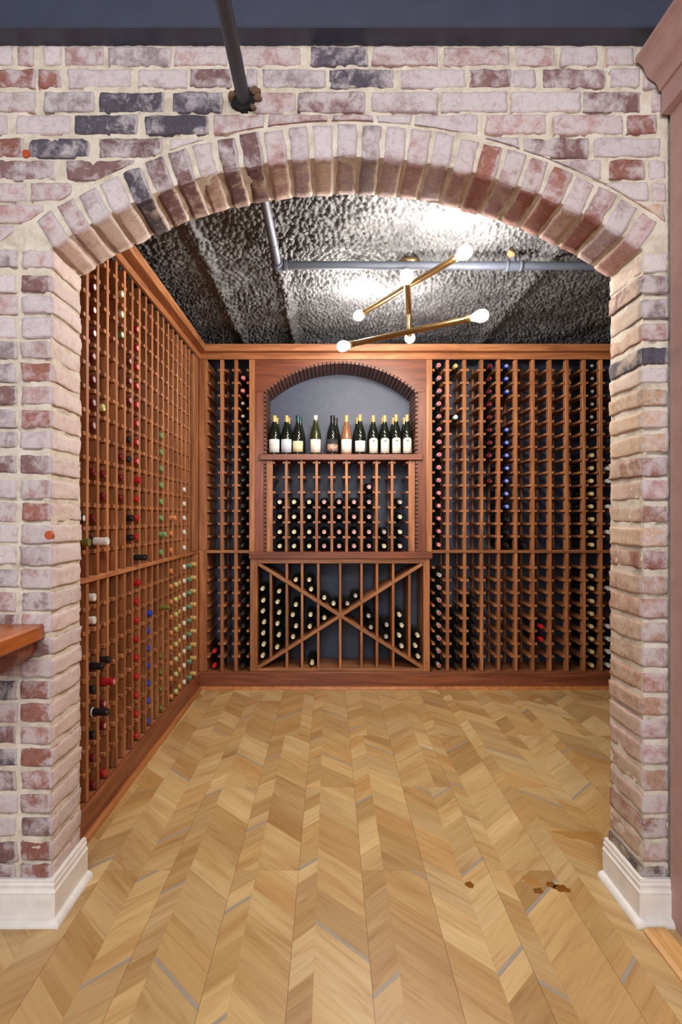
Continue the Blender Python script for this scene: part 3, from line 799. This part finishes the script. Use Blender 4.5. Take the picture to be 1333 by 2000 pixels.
# X-shaped bin below
def z6(x, y): return at(370 + x / 2.777, 1050 + y / 2.777, YR)
binn = thing('bottle_bin', 'wooden wine bin with large X divider and thin upright partitions', 'cabinet', (.06, YR, BASE))
def qb(name, x0, x1, y0, y1, z0, z1, mat, bevel=.0015): return cbox(name, binn, x0, x1, y0, y1, z0, z1, mat, bevel)
bx0, bx1, by0, by1 = z6(330, 0)[0], z6(370, 0)[0], z6(1270, 0)[0], z6(1305, 0)[0]
zt0, zt1 = z6(0, 140)[1], SILL0 - .0005; zb1 = z6(0, 708)[1]
qb('stile', bx0, bx1, YR - .006, YR + .30, BASE, zt1, WZ, .002); qb('stile', by0, by1, YR - .006, YR + .30, BASE, zt1, WZ, .002)
qb('top_rail', bx1, by0, YR - .006, YR + .03, zt0, zt1, WX, .002); qb('bottom_rail', bx1, by0, YR - .006, YR + .30, BASE, zb1, WX, .002)
zlo, zhi = zb1, zt0
# diagonals
def diagonal(xa, za_, xb, zb_, name='diagonal', y0=YR - .003, d=.29):
    L = math.hypot(xb - xa, zb_ - za_) - .012; ang = math.atan2(zb_ - za_, xb - xa)
    me = box_mesh(L, d, .024, WX, .0015)
    o = put(name, me, (xa + xb) / 2, y0 + d / 2, (za_ + zb_) / 2, binn); o.rotation_euler = (0, -ang, 0); return o
diagonal(bx1, zhi, by0, zlo); d2 = diagonal(bx1, zlo, by0, zhi, d=.29, y0=YR - .0025)
slope = (zhi - zlo) / (by0 - bx1)
def dz_up(x): return zlo + slope * (x - bx1)
def dz_dn(x): return zhi - slope * (x - bx1)
for v in (529, 612, 700, 819, 935, 1019, 1107):
    x = z6(v, 0)[0]; u, d = max(dz_up(x), dz_dn(x)), min(dz_up(x), dz_dn(x)); g = .0145
    spans = [(zlo, d - g), (u + g, zhi)] + ([(d + g, u - g)] if u - d > .06 else [])
    for a, b in spans:
        qb('partition', x - .0075 * 1.2, x + .0075 * 1.2, YR + .001, YR + .285, a, b, WZ, .001)
for v in (442, 1195):
    x = z6(v, 0)[0]; u, d = max(dz_up(x), dz_dn(x)), min(dz_up(x), dz_dn(x))
    qb('partition', x - .009, x + .009, YR + .001, YR + .285, d + .0145, u - .0145, WZ, .001)

# ------------------------------------------------------------------ wine bottles
def bottle_prof(kind):
    if kind == 'bordeaux': return .300, [(0, .012), (.020, .004), (.034, 0), (.037, .004), (.0375, .012), (.0375, .185), (.036, .198), (.031, .212), (.022, .224), (.0165, .234), (.0145, .246), (.014, .288), (.0142, .290), (0, .290)]
    return .300, [(0, .012), (.024, .004), (.036, 0), (.0395, .004), (.040, .012), (.040, .135), (.0385, .155), (.034, .178), (.028, .200), (.0215, .220), (.0172, .238), (.0152, .252), (.014, .288), (.0142, .290), (0, .290)]
SEG = 18
BM = {}
for kd in ('bordeaux', 'burgundy'):
    for g in (GLASS, GREEN, ROSE): BM[kd, g.name] = lathe_mesh(bottle_prof(kd)[1], SEG, g, 'bottle_glass')
CAP = lathe_mesh([(.0150, .236), (.0158, .237), (.0156, .250), (.0150, .262), (.0149, .2845), (.0160, .2855), (.0160, .2935), (.0150, .2960), (.0138, .2965), (.0125, .2958), (0, .2958)], SEG, FOIL, 'capsule')
SHORT = lathe_mesh([(.0148, .262), (.0152, .263), (.0149, .2845), (.0160, .2855), (.0160, .2935), (.0150, .2960), (.0138, .2965), (.0125, .2958), (0, .2958)], SEG, FOIL, 'capsule')
DISC = lathe_mesh([(.0112, .2955), (.0112, .2966), (.010, .2969), (.0075, .2967), (.006, .2969), (0, .2969)], SEG, FOIL, 'capsule_disc')
BAND = lathe_mesh([(.0150, .222), (.0192, .2225), (.0178, .2355), (.0150, .236)], SEG, FOIL, 'neck_band')
CC = {'red': (170, 26, 34), 'dark red': (104, 22, 28), 'black': (26, 26, 28), 'white': (226, 224, 218), 'silver': (172, 166, 162), 'gold': (206, 172, 104), 'blue': (36, 62, 190),
      'green': (118, 152, 96), 'sage green': (108, 146, 112), 'olive': (112, 108, 44), 'copper': (206, 132, 84), 'cream': (216, 208, 176), 'pale pink': (200, 150, 152), 'pink': (206, 84, 92), 'bright red': (206, 26, 38), 'lime': (196, 192, 120)}
ORD = ['zeroth', 'first', 'second', 'third', 'fourth', 'fifth', 'sixth', 'seventh', 'eighth', 'ninth', 'tenth', 'eleventh', 'twelfth', 'thirteenth', 'fourteenth', 'fifteenth', 'sixteenth', 'seventeenth', 'eighteenth', 'nineteenth',
       'twentieth', 'twenty-first', 'twenty-second', 'twenty-third', 'twenty-fourth', 'twenty-fifth']
def bottle(loc, rot, cap, kind='bordeaux', glass=GLASS, capm=None, disc=None, band=None, scale=1.0):
    b = link('wine_bottle', None, None, loc, rot); b.scale = (scale,) * 3
    link('glass', BM[kind, glass.name], b)
    c = link('capsule', capm or CAP, b, color=lin(*CC[cap]))
    if disc: link('capsule_disc', DISC, c, color=lin(*CC[disc]))
    if band: link('neck_band', BAND, b, color=lin(*CC[band]))
    return b
COLS = {}
def in_column(key, o, z, cap): COLS.setdefault(key, []).append((z, o, cap))
def nearest(z, rows): return min(rows, key=lambda r: abs(r - z))
REST = .0365
def rows_at(r): return [z + r for z in UPZ] + [RAIL + .048] + [z + r for z in LOZ] + [BASE + .040]
RROWS = rows_at(.0330); CROWS = rows_at(.0392); LROWS = rows_at(.0415)
H = .2965
def lie_back(px, py, cap, key, d=.008, rows=RROWS, kind='bordeaux', Y=YR, **kw):
    x, z = at(px, py, Y)
    z = nearest(z, rows)
    o = bottle((x, Y + d + H, z), (PI / 2, 0, random.uniform(-.01, .01)), cap, kind, **kw); in_column(key, o, z, cap); return o
# right rack: zoom frames at (820, 650) and (820, 1050), factor 2.599
cxr = [at(859.0, 0, YR)[0]] + [(a + b) / 2 for a, b in zip(xs, xs[1:])]
def rb(col, y, cap, base=650, dx=0, **kw):
    px = VX + cxr[col] * F / YR + dx
    lie_back(px, base + y / 2.599, cap, ('right', col), rows=rows_at(.0385) if col == 0 else RROWS, **kw)
for y in (165,231,298,363,428,495,560,626,690,757,821,886,952,1016,1080): rb(0, y, 'pale pink' if y < 800 else 'pink', disc='pink' if y < 800 else 'pale pink')
rb(1, 155, 'gold'); rb(1, 420, 'white')
for y in (160,230,293,358,425,493,555,622,750): rb(3, y, 'dark red')
for y in (170,240,310): rb(4, y, 'blue', disc='silver')
for y in (520,580,645,710,775,840,900): rb(4, y, 'blue', disc='silver')
for y in (965,1030,1085): rb(4, y, 'black')
rb(5, 1078, 'black')
for y in (162,230,295,358,425,490): rb(9, y, 'black', disc='silver')
for y in (618,685,750,813,880,945,1014,1073): rb(9, y, 'gold', disc='cream')
rb(0, 197, 'silver', 1050)
for y in (262,328,392,457,521,584,650): rb(0, y, 'silver', 1050, disc='pink')
for y in (392,455,518,582,648): rb(1, y, 'black', 1050)
for y in (330,392,458,522,588,652): rb(2, y, 'black', 1050)
for y in (460,520): rb(6, y, 'bright red', 1050)
for y in (200,265,325,392,457,520,583,648): rb(9, y, 'gold', 1050, disc='cream')
for y in (250,455,520,583,648): rb(10, y, 'white', 1050)
for y in (685,750,880,1014): rb(10, y, 'white')
# corner rack: frames (370, 650) and (370, 1050), factor 2.777
def cb(x, y, cap, col, base=650, **kw): lie_back(370 + x / 2.777, base + y / 2.777, cap, ('corner', col), rows=CROWS, **kw)
for y in (247, 318): cb(290, y, 'pink', 2, disc='pale pink')
for y in (390,458,528,598,667,735,803,872,935,1000,1078,1145): cb(291, y, 'black', 2, disc='silver' if y < 500 else None)
for y in (135,203,270,343,408,478,545,615,683): cb(291, y, 'black', 2, 1050)
for y in (617, 686): cb(134, y, 'bright red', 0, 1050)
# cabinet rack
CROW = [z + .040 for z in CZS] + [SILL1 + .041]
cxc = [(fx1 + CXS[0]) / 2] + [(a + b) / 2 for a, b in zip(CXS, CXS[1:])] + [(CXS[-1] + gx0) / 2]
cabcap = ['cream', 'cream', 'cream', 'pale pink', 'pale pink', 'pale pink', 'pale pink', 'cream', 'cream']
for c in range(9):
    for i, y in enumerate((918, 998, 1080, 1157)):
        if c == 7 and i < 2: continue
        z = nearest(z5(0, y)[1], CROW); cap = cabcap[c]
        if (c, i) in ((7, 2), (8, 0)): cap = 'silver'
        o = bottle((cxc[c], YR + .012 + H, z), (PI / 2, 0, 0), cap, 'burgundy', disc=None); in_column(('cabinet', c), o, z, cap)
o = bottle((cxc[6], YR + .012 + H, nearest(z5(0, 830)[1], CROW)), (PI / 2, 0, 0), 'pale pink', 'burgundy'); in_column(('cabinet', 6), o, nearest(z5(0, 830)[1], CROW), 'pale pink')
# X bin
xb = {0: [(397,278),(400,342),(398,400),(404,460),(400,520),(402,581),(397,642)], 1: [(487,292),(478,350),(487,408),(477,468),(486,530),(475,596)],
      2: [(578,235),(578,365),(562,420),(578,482),(562,540)], 3: [(651,230),(660,285),(657,420),(653,484),(666,682)], 4: [(732,330),(783,360),(731,436)],
      5: [(858,362),(903,316)], 6: [(973,425),(990,492)], 7: [(1072,474),(1069,538)], 8: [(1141,420),(1154,477),(1141,532),(1154,590)], 9: [(1240,532),(1225,588),(1243,646)]}
_bp = [bx1 - .009] + [z6(v, 0)[0] for v in (442, 529, 612, 700, 819, 935, 1019, 1107, 1195)] + [by0 + .009]
BAYS = list(zip(_bp, _bp[1:]))
for c, l in xb.items():
    for x, y in l:
        X, Z = z6(x, y); r = .0352
        lo_, hi_ = BAYS[c]; X = max(lo_ + r + .0095, min(hi_ - r - .0095, X))
        if abs(hi_ - lo_) < 2 * r + .02: X = (lo_ + hi_) / 2
        for fn in (dz_up, dz_dn):
            need = (r + .0125) / math.cos(math.atan(slope)); dd = Z - fn(X)
            if abs(dd) < need: Z = fn(X) + math.copysign(need, dd)
        Z = max(Z, zlo + r + .001)
        cap = 'silver' if c in (5, 6, 7) else 'cream'
        o = bottle((X, YR - .002 + H * .935, Z), (PI / 2, 0, random.uniform(-.004, .004)), cap, 'bordeaux', capm=SHORT if c in (5, 6, 7) else None, scale=.935); in_column(('bin', c), o, Z, cap)
# left rack; frames (0, 450) and (0, 1000), factor 2.962
def lb(cell, y, cap, frame=0, d=-.008, **kw):
    Y = 2.211 + .101 * (cell + .5); z = EYE - ((450, 1000)[frame] + y / 2.962 - VY) * (Y) / F
    z = nearest(z, LROWS)
    for q, oo, cc in COLS.get(('left', cell), []):
        if abs(q - z) < .01: return
    o = bottle((XL - d - H, Y, z), (0, PI / 2, 0), cap, **kw); in_column(('left', cell), o, z, cap)
for y in (232,365,497,630): lb(0, y, 'dark red', disc='white')
for y in (765,898,1033,1163): lb(0, y, 'dark red', disc='silver', d=-.006)
lb(0, 1430, 'dark red'); lb(0, 1693, 'dark red')
lb(1, 1050, 'lime', d=-.004); lb(1, 1430, 'dark red'); lb(1, 1560, 'dark red')
for y in (393,507): lb(3, y, 'cream', disc='white')
lb(3, 627, 'green', disc='white')
for y in (1330,1445,1560): lb(3, y, 'dark red')
for y in (785,895,1005): lb(4, y, 'dark red', disc='silver')
lb(4, 1222, 'black'); lb(4, 1333, 'black'); lb(4, 1680, 'black', d=-.02)
for y in (600,708,816,925,1035,1140,1250,1357): lb(5, y, 'red', disc='pale pink')
lb(5, 1465, 'red', d=-.02); lb(5, 1572, 'red'); lb(5, 1680, 'red', d=-.01)
for y in (1203,1295,1390,1487,1580,1672): lb(9, y, 'green')
lb(9, 1762, 'green', d=-.03)
lb(11, 1675, 'copper', d=-.03); lb(11, 1760, 'copper')
for y in (1507,1588,1668,1748): lb(14, y, 'white')
lb(-1, 1700, 'black', disc='white')
lb(0, 190, 'white', 1, d=-.062); lb(-1, 205, 'olive', 1, d=-.03, glass=GREEN)
lb(4, 165, 'black', 1, d=-.02); lb(5, 160, 'red', 1); lb(5, 278, 'black', 1, d=-.050, band='white')
lb(0, 526, 'white', 1); lb(0, 656, 'white', 1)
lb(0, 930, 'black', 1, d=-.043, band='white'); lb(0, 1058, 'black', 1); lb(0, 1193, 'black', 1, d=-.062, band='white'); lb(0, 1323, 'black', 1)
lb(0, 1455, 'dark red', 1); lb(0, 1587, 'dark red', 1)
lb(1, 888, 'black', 1, d=-.03); lb(1, 1008, 'red', 1, d=-.048, disc='pale pink'); lb(1, 1135, 'dark red', 1, disc='pale pink'); lb(1, 1263, 'dark red', 1, disc='pale pink'); lb(1, 1515, 'red', 1, d=-.01)
for y in (545,650,757,862,970,1077,1185,1292): lb(5, y, 'red', 1)
lb(5, 435, 'red', 1, d=-.02)
for i, y in enumerate((600,705,803,905,1007,1102,1202)): lb(7, y, 'blue', 1, d=-.012 if i == 0 else .002)
lb(9, 137, 'green', 1); lb(9, 235, 'green', 1)
lb(9, 562, 'olive', 1, d=-.05, glass=GREEN)
for y in (843,935,1027,1127): lb(9, y, 'olive', 1, glass=GREEN)
for y in (132,215,350,440,530,615,700,790,880,968,1055): lb(11, y, 'copper', 1)
for y in (428,510,598,680,765,853,937,1020): lb(12, y, 'lime', 1, d=-.012)
for y in (412,493,575,660,740,828,910,990): lb(13, y, 'gold', 1, d=-.002)
for y in (122,202,322,405,485,567,645,725,807,886,968): lb(14, y, 'white', 1, d=-.008)
for y in (318,392,470,550,628,706,785,863,942): lb(15, y, 'sage green', 1, d=-.022)
for y in (300,375,452,535,607,685,762,838,912): lb(16, y, 'gold', 1, d=-.030)
# words for every lying bottle
for (where, c), items in COLS.items():
    items.sort(key=lambda q: (-round(q[0], 3), q[1].location.x))
    for i, (z, o, cap) in enumerate(items):
        n = ORD[i + 1]
        if where == 'left': lab = f'{cap} capped bottle in left wall rack, {ORD[c + 2]} column from the arch, {n} down'
        elif where == 'right': lab = f'{cap} capped bottle in right rack, {ORD[c + 1]} column from the cabinet, {n} down'
        elif where == 'corner': lab = f'{cap} capped bottle in corner rack, {ORD[c + 1]} column from the left, {n} down'
        elif where == 'cabinet': lab = f'{cap} capped bottle under the niche shelf, {ORD[c + 1]} column, {n} down'
        else: lab = f'{cap} capped bottle in the X bin, {ORD[c + 1]} bay from the left, {n} down'
        tag(o, lab, 'bottle', {'left': 'bottles in the left wall rack', 'right': 'bottles in the right rack', 'corner': 'bottles in the corner rack', 'cabinet': 'bottles in the cabinet rows', 'bin': 'bottles in the X bin'}[where])

# standing bottles on the niche shelf
def label_mesh(r, half, z0, z1, arched=0.0, n=14):
    bm = bmesh.new(); lo = []; hi = []
    for i in range(n + 1):
        t = -half + 2 * half * i / n; a = -PI / 2 + t; u = t / half
        zt = z1 - arched * (1 - math.sqrt(max(0, 1 - (u * .98) ** 2)))
        lo.append(bm.verts.new((r * math.cos(a), r * math.sin(a), z0))); hi.append(bm.verts.new((r * math.cos(a), r * math.sin(a), zt)))
    for i in range(n): bm.faces.new((lo[i], lo[i + 1], hi[i + 1], hi[i]))
    for f in bm.faces: f.smooth = True
    g = bmesh.ops.extrude_face_region(bm, geom=list(bm.faces))
    for v in [e for e in g['geom'] if isinstance(e, bmesh.types.BMVert)]:
        k = (r - .0006) / r; v.co.x *= k; v.co.y *= k
    bmesh.ops.recalc_face_normals(bm, faces=bm.faces)
    return finish(bm, 'label', LABELM)
LBL = label_mesh(.0407, 1.15, .022, .118); LBA = label_mesh(.0407, .98, .018, .128, .022); LBS = label_mesh(.0407, 1.1, .026, .105)
LB1 = label_mesh(.0409, .5, .078, .0795); LB2 = label_mesh(.0409, .36, .070, .0712); LB3 = label_mesh(.0409, .75, .026, .0285); LB4 = label_mesh(.0410, .42, .104, .110, .004); LB5 = label_mesh(.0410, .16, .098, .112, .006)
LBK = label_mesh(.0407, 1.25, .020, .118); LBP = label_mesh(.0410, 1.2, .030, .082)
YS = 4.185
def speckle():
    t = NT('photo_print_label'); v = t.coords((1, 1, 1)); f = t.noise(v, 130, 2, .6); g = t.noise(v, 70, 2)
    c = t.mix(t.ramp(g, [(.45, (0, 0, 0, 1)), (.55, (1, 1, 1, 1))]), t.ramp(f, [(.4, lin(60, 32, 32)), (.55, lin(196, 150, 128)), (.65, lin(214, 206, 196))]), lin(176, 150, 132))
    t.base(c); t.set(Roughness=.6); return t.m
LBP.materials[0] = speckle()
stand = [(536.4, 'gold', 'w'), (560, 'gold', 'b'), (582.4, 'darkgreen', 'y'), (616.8, 'white', 'i'), (649.8, 'black', 'k'), (677, 'gold', 'r'), (703.7, 'gold', 'g'),
         (729.7, 'gold', 'a'), (752, 'gold', 'a2'), (774.2, 'gold', 'a3'), (795.6, 'gold', 'a4')]
CC['darkgreen'] = (22, 72, 66)
words_ = {'w': 'gold capped bottle with white label at the left end of the niche shelf', 'b': 'gold capped bottle with bluish white label, second from left on niche shelf',
     'y': 'dark green capped bottle with cream yellow label on niche shelf', 'i': 'olive glass bottle with short white cap standing alone on niche shelf',
     'k': 'black bottle with black capsule and picture label on niche shelf', 'r': 'rosé bottle with gold capsule and square white label on niche shelf',
     'g': 'tall gold capped bottle with wide low white label beside the rosé', 'a': 'arch labelled gold capped bottle, leftmost of four alike on niche shelf',
     'a2': 'arch labelled gold capped bottle, second of four alike on niche shelf', 'a3': 'arch labelled gold capped bottle, third of four alike on niche shelf',
     'a4': 'arch labelled gold capped bottle at the right end of niche shelf'}
def stand_bottle(px, Y, cap, code, rear=False):
    X = (px - VX) * Y / F
    g = {'i': GREEN, 'r': ROSE}.get(code, GLASS)
    o = bottle((X, Y, SHT + .0005), (0, 0, 0), cap, 'burgundy', glass=g, capm=SHORT if code == 'i' else None, scale=1.0)
    h = 1.045 if code in ('g', 'a3', 'a4') else 1.025; k = 1.0 if code[0] == 'a' or rear else 1.072; o.scale = (k, k, h)
    if rear: return o
    col = {'w': (232, 230, 226), 'b': (206, 210, 226), 'y': (230, 218, 172), 'i': (234, 228, 214), 'k': (44, 42, 42), 'r': (238, 230, 216), 'g': (236, 230, 222)}.get(code, (236, 230, 216))
    me = LBA if code[0] == 'a' else {'y': LBS, 'g': LBS, 'k': LBK}.get(code, LBL)
    lb_ = link('label', me, o, color=lin(*col))
    ink = lin(150, 142, 132)
    if code[0] == 'a':
        link('band', LB3, lb_, color=lin(130, 90, 70)); link('emblem', LB4, lb_, color=lin(150, 150, 128)); link('emblem', LB5, lb_, color=lin(128, 124, 104))
        link('print', LB1, lb_, color=lin(120, 120, 118)); link('band', BAND, o, color=lin(*CC['white']))
    elif code == 'k': link('picture', LBP, lb_)
    else: link('print', LB1, lb_, color=ink); link('print', LB2, lb_, color=ink)
    return o
for px, cap, code in stand: tag(stand_bottle(px, YS, cap, code), words_[code], 'bottle', 'bottles standing on the niche shelf')
for px, cap, code, w in ((540.5, 'gold', 'x', 'white labelled bottle at the left end'), (564, 'gold', 'x', 'bluish labelled bottle'), (587, 'darkgreen', 'x', 'cream labelled bottle'), (656, 'black', 'x', 'picture labelled bottle'), (698.5, 'gold', 'x', 'wide labelled bottle beside the rosé'),
        (727.5, 'gold', 'x', 'leftmost of the four arch labelled bottles'), (748.5, 'gold', 'x', 'second arch labelled bottle'), (769, 'gold', 'x', 'third arch labelled bottle'), (790.5, 'gold', 'x', 'arch labelled bottle at the right end')):
    o = stand_bottle(px, YS + .098, cap, code, True)
    tag(o, ('dark green' if cap == 'darkgreen' else cap) + ' capped bottle standing behind the ' + w, 'bottle', 'second row on the niche shelf')

# ------------------------------------------------------------------ brass ceiling lamp
LX, LY = .417, 2.925
lamp = thing('ceiling_lamp', 'brass ceiling lamp with three crossing tubes and six lit bulbs', 'lamp', (LX, LY, 2.60))
CAN = lathe_mesh([(0, .0), (.05, 0), (.06, -.004), (.062, -.010), (.060, -.024), (.052, -.032), (.012, -.034), (.010, -.05), (0, -.05)], 32, BRASS, 'canopy')
link('canopy', CAN, lamp, (0, 0, 0))
def lamp_end(px, py, Z):
    Y = (Z - EYE) * F / (VY - py); return Vector(((px - VX) * Y / F, Y, Z))
BULBM = lathe_mesh([(0, -.012), (.013, -.012), (.0145, .004), (.018, .014), (.0255, .030), (.0292, .042), (.030, .052), (.0285, .064), (.023, .075), (.0135, .082), (0, .0845)], 24, LIT, 'bulb')
SOCK = lathe_mesh([(0, -.03), (.0165, -.03), (.0175, -.026), (.0175, .0), (.0155, .003), (0, .003)], 24, BRASS, 'socket')
arms = [((702, 616), (908, 494), 2.454), ((801, 660), (795, 541), 2.332), ((671, 676), (940, 617), 2.226)]
for a, b, Z in arms:
    A, B = lamp_end(*a, Z), lamp_end(*b, Z); u = (B - A).normalized()
    a0, b0 = A + u * .050, B - u * .050
    arm = tube_between('arm', a0 - lamp.location, b0 - lamp.location, cyl_prof(.0158, (b0 - a0).length, .001), 24, BRASS, lamp)
    for e, dr in ((a0, -u), (b0, u)):
        q = dr.to_track_quat('Z', 'Y').to_euler()
        link('socket', SOCK, lamp, e + dr * .001 - lamp.location, q); link('bulb', BULBM, lamp, e + dr * .002 - lamp.location, q)
    # joint on the stem
    t = (Vector((LX, LY, Z)) - A).dot(u); c = A + u * t
    tube_between('joint', Vector((LX, LY, Z + .022)) - lamp.location, Vector((LX, LY, Z - .022)) - lamp.location, cyl_prof(.009, .044, .001), 16, BRASS, lamp)
tube_between('stem', Vector((0, 0, -.03)), Vector((0, 0, 2.215 - 2.60)), cyl_prof(.0065, 2.60 - .03 - 2.215), 16, BRASS, lamp)
